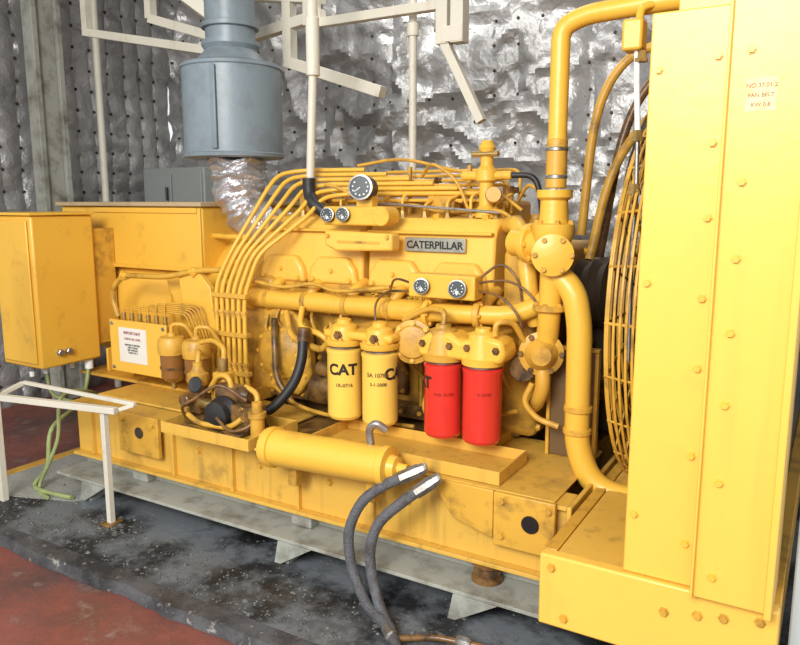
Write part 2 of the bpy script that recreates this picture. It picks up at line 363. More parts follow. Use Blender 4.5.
box('outside_light_panel',-.02,.5,2.0,2.04,0,2.6,'bluew',None,.005)  # added pale panel; its colour stands in for the bright outside past the radiator
# ------------------------------------------------------------------ alternator
g=emp('alternator')
AY,AZ=3.12,.84
box('top_housing',-3.90,-2.77,2.70,3.5,1.035,1.368,'yel',g,.012)
box('top_lid',-3.92,-2.75,2.675,3.52,1.369,1.392,'lid',g,.004)
multibox('housing_trim',[(-3.60,-2.80,2.690,2.699,1.335,1.362),(-3.60,-2.80,2.686,2.699,1.036,1.055),(-2.795,-2.772,2.690,2.699,1.036,1.36)],'yel',g,.002)
box('box_bracket',-3.74,-3.45,2.557,2.698,.62,1.25,'yeld',g,.004)
lathe('barrel',(-3.90,AY,AZ),(1,0,0),[(0,.34),(.02,.38),(.06,.41),(.78,.41),(.80,.40),(.84,.40),(.86,.43),(.885,.43),(.89,.41),(1.12,.40),(1.22,.45),(1.29,.45),(1.29,.43),(1.36,.42)],'yel',g,56)
bolts('barrel_bolts',[((-2.61,AY+.438*math.cos(q),AZ+.438*math.sin(q)),(1,0,0)) for q in [2*math.pi*k/20 for k in range(20)]],'yel',g,.011,.012)
prism('gusset',[(-2.74,1.04),(-2.60,1.06),(-2.53,.99),(-2.50,.75),(-2.64,.75),(-2.72,.9)],'Y',2.50,2.53,'yel',g)
prism('gusset_b',[(-2.95,1.02),(-2.80,1.03),(-2.68,.75),(-2.82,.75)],'Y',2.60,2.63,'yel',g)
box('foot_front',-3.5,-2.75,2.72,2.95,.45,.62,'yel',g,.008); box('foot_rear',-3.5,-2.75,3.25,3.5,.45,.62,'yeld',g)
box('foot_flange',-3.55,-2.7,2.5,2.74,.453,.47,'yeld',g)
multibox('foot_ribs',[(x,x+.015,2.56,2.719,.471,.60) for x in (-3.4,-3.2,-2.95,-2.78)],'yel',g)
tube('conduit',[(-3.2,2.5,.80),(-3.25,2.5,.93),(-3.15,2.5,1.02),(-2.8,2.48,1.03),(-2.62,2.5,1.07),(-2.45,2.5,1.08)],.014,'yeld',g,.08)
tube('stub_pipe',[(-2.77,2.78,1.22),(-2.62,2.74,1.22),(-2.5,2.74,1.22)],.014,'yel',g,.02)
bolts('conduit_nuts',[((-3.14,2.5,1.018),(1,0,0)),((-2.64,2.5,1.06),(1,0,.3))],'yel',g,.02,.03)
tubes('harness',[[(-3.3,2.62,.62),(-3.1,2.56,.55),(-2.8,2.5,.56),(-2.6,2.45,.52)]],.008,'black',g,smooth=True)
g=emp('generator_control_box')
box('shell',-3.76,-3.43,2.2,2.555,.545,1.325,'yel',g,.012)
box('door',-3.735,-3.455,2.188,2.199,.57,1.30,'yel',g,.006)
box('lid',-3.775,-3.415,2.185,2.556,1.326,1.34,'yel',g,.003)
for k,(y,z) in enumerate([(2.3,.62),(2.35,.62)]): cyl('gland_%d'%k,(-3.43,y,z),(-3.405,y,z),.018,'steel',g,6)
for k,y in enumerate([2.25,2.33,2.41,2.49]):
    cyl('cable_gland_%d'%k,(-3.6,y,.545),(-3.6,y,.51),.018,'steel',g,8); cyl('gland_skirt_%d'%k,(-3.6,y,.515),(-3.6,y,.48),.013,'gw',g)
cyl('box_gland_x',(-3.47,2.5,.545),(-3.47,2.5,.49),.022,'gw',g)
tube('electrical_cable',[(-3.47,2.5,.52),(-3.44,2.45,.40),(-3.3,2.3,.36),(-3.22,2.09,.30),(-3.22,2.05,.12),(-3.3,2.03,.02),(-3.2,2.0,.015),(-3.0,2.02,.015)],.011,'green',None,smooth=True)
tube('electrical_cable.001',[(-3.6,2.33,.5),(-3.58,2.36,.35),(-3.40,2.5,.3),(-3.26,2.35,.42),(-3.17,2.12,.46),(-3.17,2.08,.25),(-3.25,2.02,.02),(-3.1,1.96,.015)],.009,'green',None,smooth=True)
g=emp('terminal_box')
box('case',-3.12,-2.73,2.401,2.48,.555,.80,'yel',g,.006)
box('cover',-3.13,-2.72,2.388,2.4,.545,.81,'yel',g,.003)
box('label',-3.06,-2.86,2.385,2.388,.60,.775,'paper',g,0)
text_flat('label_text_a','IMPORTANT',.022,(-2.96,2.384,.742),'inkr',g); text_flat('label_text_b','CHECK OIL LEVEL',.015,(-2.96,2.384,.715),'inkr',g)
text_flat('label_text_c','BEFORE STARTING\nKEEP CLEAN\nSEE MANUAL\nTANK NO 2',.013,(-2.96,2.384,.685),'ink',g)
tubes('fittings',[[(x,2.44,.80),(x,2.44,.84)] for x in (-3.08,-3.02,-2.96,-2.9,-2.84,-2.78)],.011,'brass',g)
tubes('lines',[[(x,2.44,.84),(x,2.44,.86+.010*k),(-2.66+.02*k,2.46,.86+.010*k),(-2.62+.02*k,2.5,.7)] for k,x in enumerate((-3.08,-3.02,-2.96,-2.9,-2.84,-2.78))],.0045,'yeld',g,.03)
box('bracket',-3.0,-2.85,2.481,2.6,.56,.6,'yeld',g)
bolts('cover_bolts',[((x,2.388,z),(0,-1,0)) for x in (-3.11,-2.74) for z in (.565,.79)],'steel',g,.008,.006)
for k,x in enumerate((-2.64,-2.48)):
    g=emp('fuel_strainer')
    lathe('bowl',(x,2.35,.55),(0,0,1),[(0,.015),(.01,.035),(.03,.055),(.12,.058),(.15,.058)],'amber',g)
    lathe('cap',(x,2.35,.69),(0,0,1),[(0,.064),(.02,.066),(.06,.066),(.08,.055),(.085,.02),(.10,.018)],'yeld',g)
    lathe('band',(x,2.35,.62),(0,0,1),[(0,.060),(.012,.060)],'brown',g)
    cyl('drain',(x,2.35,.52),(x,2.35,.552),.012,'brass',g)
    box('arm',x-.03,x+.03,2.36,2.49,.70,.73,'yeld',g)
    tube('pipe',[(x,2.35,.78),(x,2.35,.83),(x+.06,2.38,.83),(x+.08,2.42,.75)],.01,'yeld',g,.03)
# ------------------------------------------------------------------ engine
g=E=emp('diesel_engine')
box('oil_pan',-2.25,-1.0,2.78,3.2,.30,.5,'rust',g,.02)
box('crankcase',-2.33,-1.0,2.70,3.25,.48,.90,'yeld',g,.01)
box('lower_side_rail',-2.3,-1.02,2.64,2.72,.47,.53,'rust',g,.006)
box('deck_side',-2.33,-1.05,2.68,3.28,.88,1.02,'yeld',g,.01)
for k,x in enumerate((-2.2,-1.93,-1.66,-1.39,-1.2)):
    w=.11 if k<4 else .07
    box('inspection_cover_%d'%k,x-w,x+w,2.672,2.70,.56,.80,'rust' if k%2 else 'brown',g,.012)
    bolts('inspection_bolts_%d'%k,[((x+sx*(w-.02),2.672,z),(0,-1,0)) for sx in (-1,1) for z in (.58,.68,.78)],'yeld',g,.009,.01)
for k in range(7): box('crank_rib_%d'%k,-2.32+.21*k,-2.305+.21*k,2.65,2.70,.5,.88,'yeld',g,.004)
def vcover(nm,x0,x1,y,mirror=1):
    pr=[(0,1.02),(.0,1.10),(.012,1.25),(.03,1.29),(.07,1.325),(.30,1.34),(.34,1.30),(.36,1.0)]
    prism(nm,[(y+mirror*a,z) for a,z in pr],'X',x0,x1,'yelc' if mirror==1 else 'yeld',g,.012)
vcover('valve_cover_rear',-2.36,-1.785,2.68); vcover('valve_cover_front',-1.755,-1.16,2.68)
vcover('valve_cover_far_a',-2.36,-1.785,3.50,-1); vcover('valve_cover_far_b',-1.755,-1.16,3.50,-1)
for x0,x1,tag in ((-2.36,-1.785,'r'),(-1.755,-1.16,'f')):
    L=x1-x0
    for k in range(2):
        x=x0+L*(k+.5)/2
        prism('cover_lobe_%s%d'%(tag,k),[(x-.135,1.03),(x-.12,1.10),(x-.08,1.15),(x+.08,1.15),(x+.12,1.10),(x+.135,1.03)],'Y',2.645,2.69,'yelc',g,.014)
        bolts('cover_bolt_%s%d'%(tag,k),[((x,2.645,1.09),(0,-1,0)),((x-.10,2.645,1.05),(0,-1,0)),((x+.10,2.645,1.05),(0,-1,0))],'yel',g,.010,.012)
    box('cover_lip_'+tag,x0+.005,x1-.005,2.664,2.69,1.262,1.274,'yel',g,.003)
    box('cover_flange_'+tag,x0-.005,x1+.005,2.655,2.72,1.005,1.030,'yeld',g,.004)
    bolts('cover_top_bolts_'+tag,[((x0+L*f,2.76,1.322),(0,-.3,1)) for f in (.12,.5,.88)],'yel',g,.016,.02)
box('nameplate',-1.56,-1.28,2.668,2.684,1.19,1.248,'plate',g,.002)
text_flat('nameplate_text','CATERPILLAR',.043,(-1.42,2.667,1.204),'ink',g,bold=.001)
cyl('cover_cap',(-2.26,2.70,1.28),(-2.26,2.64,1.29),.024,'plate',g)
box('head_near',-2.35,-1.15,2.72,3.0,.98,1.04,'yeld',g,.006)
box('valley',-2.25,-1.2,2.99,3.2,1.0,1.40,'yeld',g,.02)
cyl('water_manifold',(-2.36,2.60,.95),(-1.10,2.60,.95),.045,'yel',g,28)
for k,x in enumerate((-2.25,-2.03,-1.81,-1.59,-1.37,-1.18)):
    tube('manifold_branch_%d'%k,[(x,2.60,.96),(x+.03,2.62,1.02),(x+.03,2.70,1.04)],.024,'yel',g,.03)
    cyl('manifold_joint_%d'%k,(x-.012,2.60,.95),(x+.012,2.60,.95),.051,'yeld',g)
cyl('manifold_cap',(-2.38,2.60,.95),(-2.35,2.60,.95),.06,'yel',g)
lathe('flywheel_housing',(-2.56,2.98,.80),(1,0,0),[(0,.44),(.03,.44),(.03,.41),(.16,.40),(.2,.34),(.26,.3)],'yeld',g,48)
bolts('flywheel_bolts',[((-2.53,2.98+.425*math.cos(q),.80+.425*math.sin(q)),(1,0,0)) for q in [2*math.pi*k/24 for k in range(24)]],'yel',g,.011,.012)
box('rear_gear_case',-2.40,-2.25,2.62,3.3,.50,1.05,'yeld',g,.02)
lathe('gear_case_cover',(-2.2,2.62,.70),(0,-1,0),[(0,.13),(.03,.13),(.04,.11),(.06,.08),(.065,.03)],'yeld',g)
bolts('gear_cover_bolts',[((-2.2+.115*math.cos(q),2.585,.70+.115*math.sin(q)),(0,-1,0)) for q in [2*math.pi*k/10 for k in range(10)]],'yel',g,.008,.01)
prism('side_mount_casting',[(-2.26,.52),(-2.30,.90),(-2.16,.92),(-2.04,.84),(-2.02,.6),(-2.1,.5)],'Y',2.60,2.66,'yeld',g,.014)
bolts('casting_bolts',[((x,2.60,z),(0,-1,0)) for x,z in ((-2.27,.86),(-2.17,.89),(-2.06,.82),(-2.04,.70),(-2.05,.60),(-2.12,.53),(-2.24,.55))],'yel',g,.009,.012)
PL=[]
for k in range(6):
    xb=-2.455+.034*k
    zt=1.54-.022*k; xt=-2.30+.05*k
    PL.append([(xb+.02,2.46,.50),(xb,2.46,.62),(xb+.005,2.46,1.02-.01*k),(xb+.06,2.50,1.16),(xt,2.66,zt-.09),(xt+.02,2.72,zt-.02),(xt+.10,2.80,zt),(-1.9+.12*k,2.88,zt)])
tubes('injection_lines',PL,.010,'yel',g,.06,10)
multibox('line_clamps',[(-2.47,-2.26,2.443,2.478,z,z+.022) for z in (.60,.78,.96)],'yeld',g,.003)
bolts('injection_nuts',[((-2.455+.034*k,2.46,.66),(0,0,-1)) for k in range(6)]+[((-2.455+.034*k,2.46,.90),(0,0,-1)) for k in range(6)],'yeld',g,.0135,.03)
TL=[]
for k in range(7):
    z=1.40+.022*k; y=2.86+.03*k
    TL.append([(-2.2+.05*k,y,z-.1),(-2.2+.05*k,y,z),(-1.2-.03*(k%3),y,z),(-1.2-.03*(k%3),y,z-.12)])
tubes('fuel_rail_lines',TL,.008,'yel',g,.04,8)
TL=[]
for k in range(10):
    x=-2.2+.11*k; TL.append([(x,2.80,1.33),(x,2.80,1.38+.02*(k%3)),(x+.03,2.95,1.44),(x+.03,3.05,1.42)])
tubes('injector_drops',TL,.007,'yel',g,.03,8)
TL=[[(-1.75,2.84,1.36),(-1.6,2.80,1.38),(-1.45,2.82,1.35),(-1.2,2.80,1.37)],[(-1.5,2.9,1.42),(-1.35,2.86,1.47),(-1.2,2.84,1.42),(-1.1,2.82,1.36)],[(-1.3,2.78,1.34),(-1.18,2.76,1.36),(-1.08,2.74,1.30),(-1.02,2.7,1.2)],[(-1.95,2.9,1.56),(-1.7,2.88,1.58),(-1.45,2.9,1.53),(-1.25,2.86,1.5)],
 [(-2.2,2.84,1.42),(-2.05,2.78,1.47),(-1.9,2.8,1.42),(-1.8,2.84,1.36)],[(-1.6,2.88,1.50),(-1.5,2.8,1.55),(-1.4,2.82,1.48),(-1.33,2.8,1.36)],[(-1.15,2.9,1.4),(-1.08,2.84,1.46),(-1.0,2.8,1.40),(-.98,2.72,1.28)]]
tubes('cross_lines',TL,.0075,'yeld',g,smooth=True)
multibox('rail_clamps',[(x,x+.02,2.84,3.06,1.39,1.40) for x in (-2.0,-1.7,-1.4)]+[(x,x+.015,2.93,2.95,1.30,1.55) for x in (-2.0,-1.7,-1.4)]+[(x,x+.03,2.85,2.88,1.33,1.44) for x in (-1.55,-1.3)],'yeld',g,.002)
bolts('line_nuts',[((-2.2+.11*k,2.80,1.325),(0,0,1)) for k in range(10)],'brass',g,.013,.03)
bolts('rail_nuts',[((-2.1+.13*k,2.86+.03*(k%5),1.40+.022*(k%5)),(1,0,0)) for k in range(8)],'brown',g,.013,.03)
tube('governor_rod',[(-2.1,2.72,1.36),(-1.7,2.74,1.385),(-1.15,2.76,1.35)],.006,'steel',g,0)
multibox('governor_box',[(-1.52,-1.42,2.84,2.92,1.33,1.42),(-2.24,-2.16,2.82,2.9,1.33,1.45)],'yeld',g,.008)
box('gauge_panel',-1.92,-1.60,2.58,2.66,1.295,1.375,'yel',g,.008)
cyl('gauge_boss',(-1.62,2.57,1.335),(-1.62,2.66,1.335),.04,'yel',g)
def gauge(nm,x,y,z,r,par=None):
    G=par; d=Vector((.28,-1,.1)).normalized(); p=Vector((x,y,z))
    lathe(nm+'_bezel',p,d,[(0,r),(.02,r),(.024,r*.82),(.016,r*.8)],'blackp',G,28)
    lathe(nm+'_rim',p+d*.020,d,[(0,r*1.02),(.004,r*1.0),(.005,r*.86),(.001,r*.84)],'steel',G,28,0,True)
    c=p+d*.0235
    lathe(nm+'_dial',p+d*.0205,d,[(0,r*.85),(.0025,r*.84)],'dial',G,24)
    _,a,b=frame(d); V=[];F=[]
    for q in range(9):
        an=math.radians(-40+q*32); pp=c+(a*math.cos(an)+b*math.sin(an))*r*.62
        v,f=lathev(pp,d,[(0,r*.07),(.001,r*.07)],5); n=len(V); V+=v; F+=[tuple(i+n for i in qq) for qq in f]
    v,f=lathev(c,(a*.7+b*.5),[(0,r*.05),(r*.6,r*.03)],4); n=len(V); V+=v; F+=[tuple(i+n for i in qq) for qq in f]
    v,f=lathev(c+Vector((0,0,-r*.38)),d,[(0,r*.2),(.001,r*.2)],10); n=len(V); V+=v; F+=[tuple(i+n for i in qq) for qq in f]
    mk(nm+'_marks',V,F,'gw',G,False)
gauge('gauge_1',-1.885,2.575,1.338,.030,g); gauge('gauge_2',-1.805,2.575,1.34,.030,g)
cyl('tach_body',(-1.74,2.66,1.45),(-1.73,2.60,1.45),.05,'blackp',g); gauge('tachometer',-1.73,2.60,1.452,.053,g)
box('tach_bracket',-1.78,-1.70,2.63,2.68,1.36,1.42,'yel',g)
prism('panel_bracket',[(-1.90,1.275),(-1.56,1.265),(-1.56,1.195),(-1.84,1.185),(-1.90,1.21)],'Y',2.56,2.63,'yelc',g,.010)
box('panel_bracket_slot',-1.83,-1.62,2.556,2.564,1.222,1.232,'yeld',g,0)
bolts('bracket_bolts',[((x,2.56,1.25),(0,-1,0)) for x in (-1.88,-1.58)],'yeld',g,.009,.01)
box('gauge_box',-1.40,-1.12,2.42,2.50,1.035,1.125,'yel',g,.006)
box('gauge_box_arm',-1.30,-1.2,2.501,2.68,1.05,1.09,'yeld',g)
gauge('gauge_3',-1.335,2.415,1.08,.030,g); gauge('gauge_4',-1.185,2.415,1.078,.034,g)
tubes('gauge_capillaries',[[(-1.12,2.46,1.1),(-1.0,2.46,1.12),(-.9,2.46,1.06),(-.86,2.46,.95),(-.88,2.46,.86)],[(-1.12,2.46,1.07),(-1.02,2.44,1.06),(-.94,2.44,.98),(-.94,2.44,.85)],[(-1.4,2.46,1.08),(-1.5,2.48,1.1),(-1.6,2.6,1.0)],[(-1.4,2.46,1.05),(-1.55,2.50,1.04),(-1.62,2.52,.98),(-1.60,2.5,.9)],[(-1.12,2.48,1.12),(-1.05,2.5,1.18),(-.98,2.5,1.12),(-.96,2.5,1.0)]],.005,'brown',g,.06)
box('filter_manifold_y',-1.73,-1.41,2.31,2.41,.862,.895,'yel',g,.012)
box('filter_head_arm_y',-1.66,-1.5,2.40,2.68,.84,.90,'yeld',g,.01)
for k,x in enumerate((-1.653,-1.486)):
    lathe('head_boss_%d'%k,(x,2.35,.836),(0,0,1),[(0,.074),(.012,.078),(.022,.078),(.024,.060),(.05,.056),(.075,.050),(.085,.03),(.10,.028),(.105,.014)],'yel',g)
    bolts('head_bolts_%d'%k,[((x+.064*math.cos(q),2.35+.064*math.sin(q),.858),(0,0,1)) for q in (-2.2,-1.2,-.2,2.0)],'yeld',g,.008,.012)
    bolts('head_plug_%d'%k,[((x+.01,2.292,.88),(0,-1,0))],'brown',g,.014,.014)
prism('filter_head_red',[(-1.29,.835),(-1.30,.89),(-1.25,.925),(-1.16,.93),(-1.12,.905),(-1.03,.93),(-.96,.92),(-.945,.87),(-.965,.835)],'Y',2.30,2.42,'yel',g,.014)
box('filter_head_arm_r',-1.25,-1.02,2.40,2.70,.84,.92,'yeld',g,.01)
for k,x in enumerate((-1.209,-1.051)):
    lathe('headr_boss_%d'%k,(x,2.35,.824),(0,0,1),[(0,.076),(.02,.078),(.025,.066),(.11,.05),(.118,.03),(.13,.028)],'yel' if k else 'yeld',g)
bolts('headr_bolts',[((x,2.30,.885),(0,-1,0)) for x in (-1.27,-1.16,-1.09,-.98)],'brown',g,.011,.012)
tubes('headr_lines',[[(-1.0,2.34,.93),(-1.0,2.34,.98),(-.95,2.38,.98),(-.93,2.44,.9)],[(-1.209,2.35,.95),(-1.209,2.36,1.0),(-1.3,2.4,1.0),(-1.42,2.42,.94)]],.011,'yeld',g,.04)
lathe('round_cover',(-1.375,2.42,.86),(.3,-1,.1),[(-.12,.06),(0,.085),(.015,.085),(.02,.068),(.03,.06),(.034,.03)],'yeld',g,28)
bolts('round_cover_bolts',[(Vector((-1.37,2.403,.862))+Vector((.072*math.cos(q),.02*math.cos(q),.072*math.sin(q))),(.3,-1,.1)) for q in [math.pi/4*k for k in range(8)]],'yel',g,.009,.012)
cyl('cover_arm',(-1.375,2.45,.86),(-1.375,2.68,.88),.05,'rust',g)
tube('coolant_bypass',[(-1.42,2.46,.93),(-1.34,2.46,.972),(-1.20,2.47,.975),(-1.0,2.50,.98),(-.88,2.52,1.04),(-.86,2.55,1.12)],.036,'yel',g,.08,16)
flange('bypass_flange',(-1.13,2.48,.977),(1,.1,0),.052,.025,'yeld',g,5)
flange('bypass_flange_b',(-1.33,2.46,.972),(1,0,0),.055,.02,'yel',g,5)
tube('front_elbow_pipe',[(-1.14,2.78,1.30),(-1.04,2.62,1.31),(-.985,2.56,1.25),(-.95,2.53,1.05),(-.93,2.56,.95)],.034,'yel',g,.08,16)
tube('front_elbow_pipe_b',[(-1.08,2.85,1.24),(-.98,2.68,1.26),(-.92,2.66,1.16),(-.92,2.66,.9)],.03,'yeld',g,.08,16)
box('timing_case',-1.10,-.95,2.62,3.38,.48,1.22,'yeld',g,.03)
bolts('timing_bolts',[((-.95,y,z),(1,0,0)) for y in (2.66,2.8,3.0,3.2) for z in (.52,.85,1.18)],'yel',g,.012,.012)
lathe('crank_pulley',(-.95,2.95,.66),(1,0,0),[(0,.1),(.03,.19),(.06,.19),(.07,.17),(.08,.19),(.1,.19),(.11,.17),(.12,.19),(.15,.19),(.15,.08),(.2,.08)],'rust',g,40)
lathe('fan_pulley',(-.9,FY,FZ),(1,0,0),[(0,.08),(.03,.14),(.06,.12),(.09,.14),(.12,.12),(.15,.14),(.18,.06),(.28,.06)],'dark',g,36)
lathe('thermostat_housing',(-.83,2.42,1.16),(0,0,1),[(0,.045),(.02,.055),(.10,.06),(.13,.072),(.16,.072),(.165,.05),(.24,.046),(.25,.06),(.275,.06)],'yel',g)
cyl('thermostat_side',(-1.0,2.50,1.25),(-.83,2.42,1.25),.05,'yel',g); flange('therm_flange',(-.92,2.465,1.25),(1,-.45,0),.072,.028,'yel',g,6)
lathe('therm_face',(-.83,2.42,1.22),(.35,-1,.0),[(0,.05),(.06,.055),(.062,.07),(.075,.07),(.08,.05),(.085,.03)],'yel',g)
bolts('therm_bolts',[(Vector((-.803,2.346,1.22))+Vector((.056*math.cos(q),.02*math.cos(q),.056*math.sin(q))),(.35,-1,0)) for q in [math.pi/3*k for k in range(6)]],'yeld',g,.008,.01)
bolts('therm_top_bolts',[((-.83+.06*math.cos(q),2.42+.06*math.sin(q),1.32),(0,0,1)) for q in [math.pi/3*k for k in range(6)]],'yeld',g,.009,.014)
lathe('water_pump',(-.88,2.48,.86),(.35,-1,0),[(-.1,.05),(0,.075),(.03,.08),(.035,.06),(.05,.05),(.07,.035)],'yeld',g)
bolts('pump_bolts',[(Vector((-.868,2.445,.86))+Vector((.068*math.cos(q),.024*math.cos(q),.068*math.sin(q))),(.35,-1,0)) for q in [math.pi/3*k for k in range(6)]],'rust',g,.008,.012)
tube('pump_riser',[(-.86,2.48,.90),(-.84,2.44,1.02),(-.83,2.42,1.17)],.04,'yel',g,.05,16)
flange('pump_flange',(-.842,2.445,1.03),(0,0,1),.06,.022,'yeld',g,6)
tube('pump_drop',[(-.88,2.48,.84),(-.86,2.46,.74),(-.90,2.50,.66),(-.95,2.6,.62)],.028,'yeld',g,.05,12)
flange('fuel_filter_flange',(-.94,2.46,.80),(.3,-1,0),.05,.03,'rust',g,5)
box('belt_guard_mesh',-.865,-.705,2.56,2.575,.46,.86,'mesh',g,0)
multibox('belt_guard_frame',[(-.88,-.866,2.55,2.58,.456,.86),(-.704,-.69,2.55,2.58,.456,.86),(-.88,-.69,2.55,2.58,.861,.875)],'yeld',g)
box('dark_backdrop_box',-.90,-.72,2.9,3.4,.46,1.15,'dark',g,.02)  # invented dark box; its colour stands in for shade beside the fan
tube('drain_line',[(-.90,2.45,.75),(-.93,2.44,.68),(-.88,2.45,.62),(-.80,2.46,.6)],.011,'yeld',g,.03)
lathe('breather',(-1.25,2.80,1.33),(0,0,1),[(0,.045),(.03,.045),(.05,.03),(.14,.03),(.15,.045),(.19,.045),(.21,.027),(.26,.027),(.28,.036),(.31,.02)],'yel',g)
cyl('breather_side',(-1.36,2.80,1.50),(-1.14,2.80,1.50),.018,'yel',g)
cyl('breather_side_b',(-1.31,2.78,1.585),(-1.19,2.78,1.585),.012,'brass',g)
lathe('priming_pump_lever',(-1.20,2.76,1.42),(.4,-1,.1),[(0,.03),(.02,.035),(.04,.03)],'yeld',g,16)
tube('breather_hose',[(-1.14,2.80,1.50),(-1.05,2.82,1.50),(-1.02,2.82,1.40),(-1.02,2.85,1.2)],.012,'black',g,.05)
tube('black_elbow',[(-2.10,2.72,1.50),(-2.10,2.72,1.43),(-2.06,2.70,1.38),(-2.0,2.72,1.34)],.030,'black',g,.05,16)
tube('dipstick_tube',[(-2.02,2.55,.93),(-2.0,2.5,.85),(-1.88,2.5,.83),(-1.84,2.52,.78),(-1.78,2.6,.78)],.013,'yel',g,.04)
tube('oil_line_a',[(-2.12,2.56,.90),(-2.05,2.50,.80),(-1.86,2.48,.76),(-1.80,2.46,.83),(-1.72,2.40,.88)],.015,'yeld',g,.05)
tube('oil_line_b',[(-2.2,2.57,.86),(-2.16,2.52,.76),(-2.14,2.5,.60),(-2.05,2.5,.5)],.015,'rust',g,.05)
tube('starter_hose',[(-1.94,2.45,.82),(-1.93,2.42,.72),(-1.95,2.38,.62),(-2.02,2.32,.52),(-2.12,2.26,.48)],.022,'black',g,smooth=True)
cyl('starter_hose_end',(-1.94,2.45,.80),(-1.94,2.46,.86),.027,'brown',g)
lathe('starter_motor',(-2.0,2.60,.56),(1,0,0),[(0,.05),(.02,.075),(.3,.075),(.34,.05)],'rust',g)
cyl('solenoid',(-1.94,2.56,.66),(-1.76,2.56,.66),.035,'rust',g)
tubes('side_lines',[[(-1.9,2.6,.86),(-1.85,2.52,.70),(-1.8,2.5,.60),(-1.78,2.55,.5)],[(-1.36,2.55,.82),(-1.34,2.5,.70),(-1.36,2.48,.58),(-1.33,2.55,.5)],[(-1.33,2.6,.60),(-1.1,2.55,.58),(-.98,2.5,.62)],[(-2.2,2.55,.55),(-2.0,2.48,.50),(-1.75,2.45,.49),(-1.4,2.47,.5)],
 [(-2.3,2.52,1.04),(-2.1,2.52,1.02),(-1.95,2.54,1.04),(-1.8,2.52,1.02),(-1.55,2.53,1.05)]],.009,'yeld',g,smooth=True)
rr=random.Random(3); L1=[];L2=[]
for k in range(16):
    x=-2.25+.08*k+rr.uniform(-.02,.02); z=rr.uniform(.84,.93); y=2.60
    L1.append([(x,2.66,z),(x,y,z),(x+rr.uniform(-.03,.05),y-.03,z-rr.uniform(.04,.12)),(x+rr.uniform(-.02,.08),2.66,z-rr.uniform(.14,.26))])
tubes('block_stub_lines',L1,.008,'yeld',g,.03)
for k in range(46): L2.append(((rr.uniform(-2.3,-1.05),2.679,rr.choice((.895,.915,.99,1.0))),(0,-1,0)))
bolts('block_bolts',L2,'yel',g,.010,.014)
bolts('block_plugs',[((-2.28+.09*k,2.645,.50),(0,-1,0)) for k in range(14)],'yeld',g,.011,.013)
for k,x in enumerate((-1.9,-1.7,-1.35,-1.1)):
    lathe('side_boss_%d'%k,(x,2.69,.86),(0,-1,0),[(0,.035),(.03,.035),(.04,.02)],'yeld',g,16)
multibox('engine_mount',[(-1.2,-1.05,2.44,2.75,.457,.50),(-1.2,-1.18,2.45,2.72,.501,.75),(-2.42,-2.3,2.35,2.7,.455,.52)],'yeld',g)
# ------------------------------------------------------------------ spin-on filters
def spinon(nm,x,mat,z0,z1,texts):
    G=emp(nm); r=.070
    lathe('canister',(x,2.35,z0),(0,0,1),[(0,.030),(.002,.050),(.008,.063),(.02,r),(z1-z0-.02,r),(z1-z0-.012,r+.003),(z1-z0-.004,r+.003),(z1-z0,r-.006)],mat,G,40)
    cyl('gasket_plate',(x,2.35,z1),(x,2.35,z1+.010),r-.008,'steel',G)
    cyl('base_nut',(x,2.35,z0-.008),(x,2.35,z0+.002),.022,mat,G,6)
    for i,(s,sz,az,z,mt,bo) in enumerate(texts): text_wrap('marking_%d'%i,s,sz,(x,2.35),r,az,z,mt,G,bo)
spinon('oil_filter',-1.653,'yelf',.53,.822,[('CAT',.060,-62,.725,'ink',.0022),('1R-0716',.020,-58,.675,'brown',.0005)])
spinon('oil_filter',-1.486,'yelf',.53,.822,[('CAT',.060,5,.725,'ink',.0022),('SA 10780',.022,-66,.735,'brown',.0005),('5-1-2008',.018,-64,.70,'brown',.0003)])
spinon('fuel_filter',-1.209,'redf',.53,.812,[('CAT',.060,-150,.725,'ink',.0022),('FUEL FILTER',.014,-60,.70,'inkr',0)])
spinon('fuel_filter',-1.051,'redf',.53,.812,[('IR-0749',.016,-60,.72,'inkr',0)])
# ------------------------------------------------------------------ hydraulic canister
g=emp('hydraulic_cylinder')
p0=Vector((-1.80,2.045,.475)); p1=Vector((-1.27,2.07,.485)); d=p1-p0; L=d.length
lathe('barrel',p0,d,[(-.01,.05),(0,.072),(.02,.078),(.04,.078),(.042,.070),(L-.03,.066),(L-.025,.072),(L,.072),(L+.005,.045),(L+.03,.04),(L+.035,.02),(L+.07,.018)],'yel',g,36)
cyl('end_stub',p0-d.normalized()*.03,p0,.03,'brass',g)
multibox('saddles',[(-1.72,-1.68,2.06,2.127,.33,.42),(-1.38,-1.34,2.08,2.127,.33,.42)],'yeld',g)
bolts('end_bolts',[(p0+Vector((-.005,.055*math.cos(q),.055*math.sin(q))),(-1,0,0)) for q in [math.pi/3*k for k in range(6)]],'yeld',g,.008,.01)
tube('filler_neck',[(-1.36,2.09,.54),(-1.37,2.09,.60),(-1.34,2.09,.63),(-1.31,2.11,.60)],.014,'steel',g,.03)
def tray(nm,x0,x1,y0,y1,z0,z1,mat='yelc'):
    t=.006; return multibox(nm,[(x0,x1,y0,y1,z0,z0+t),(x0,x1,y0,y0+t,z0+t,z1),(x0,x1,y1-t,y1,z0+t,z1),(x0,x0+t,y0+t,y1-t,z0+t,z1),(x1-t,x1,y0+t,y1-t,z0+t,z1)],mat,None,.001)
tray('drip_tray',-1.69,-.90,2.165,2.42,.458,.505,'skid')
tray('drip_tray',-2.34,-1.86,2.0,2.3,.453,.50,'skid')
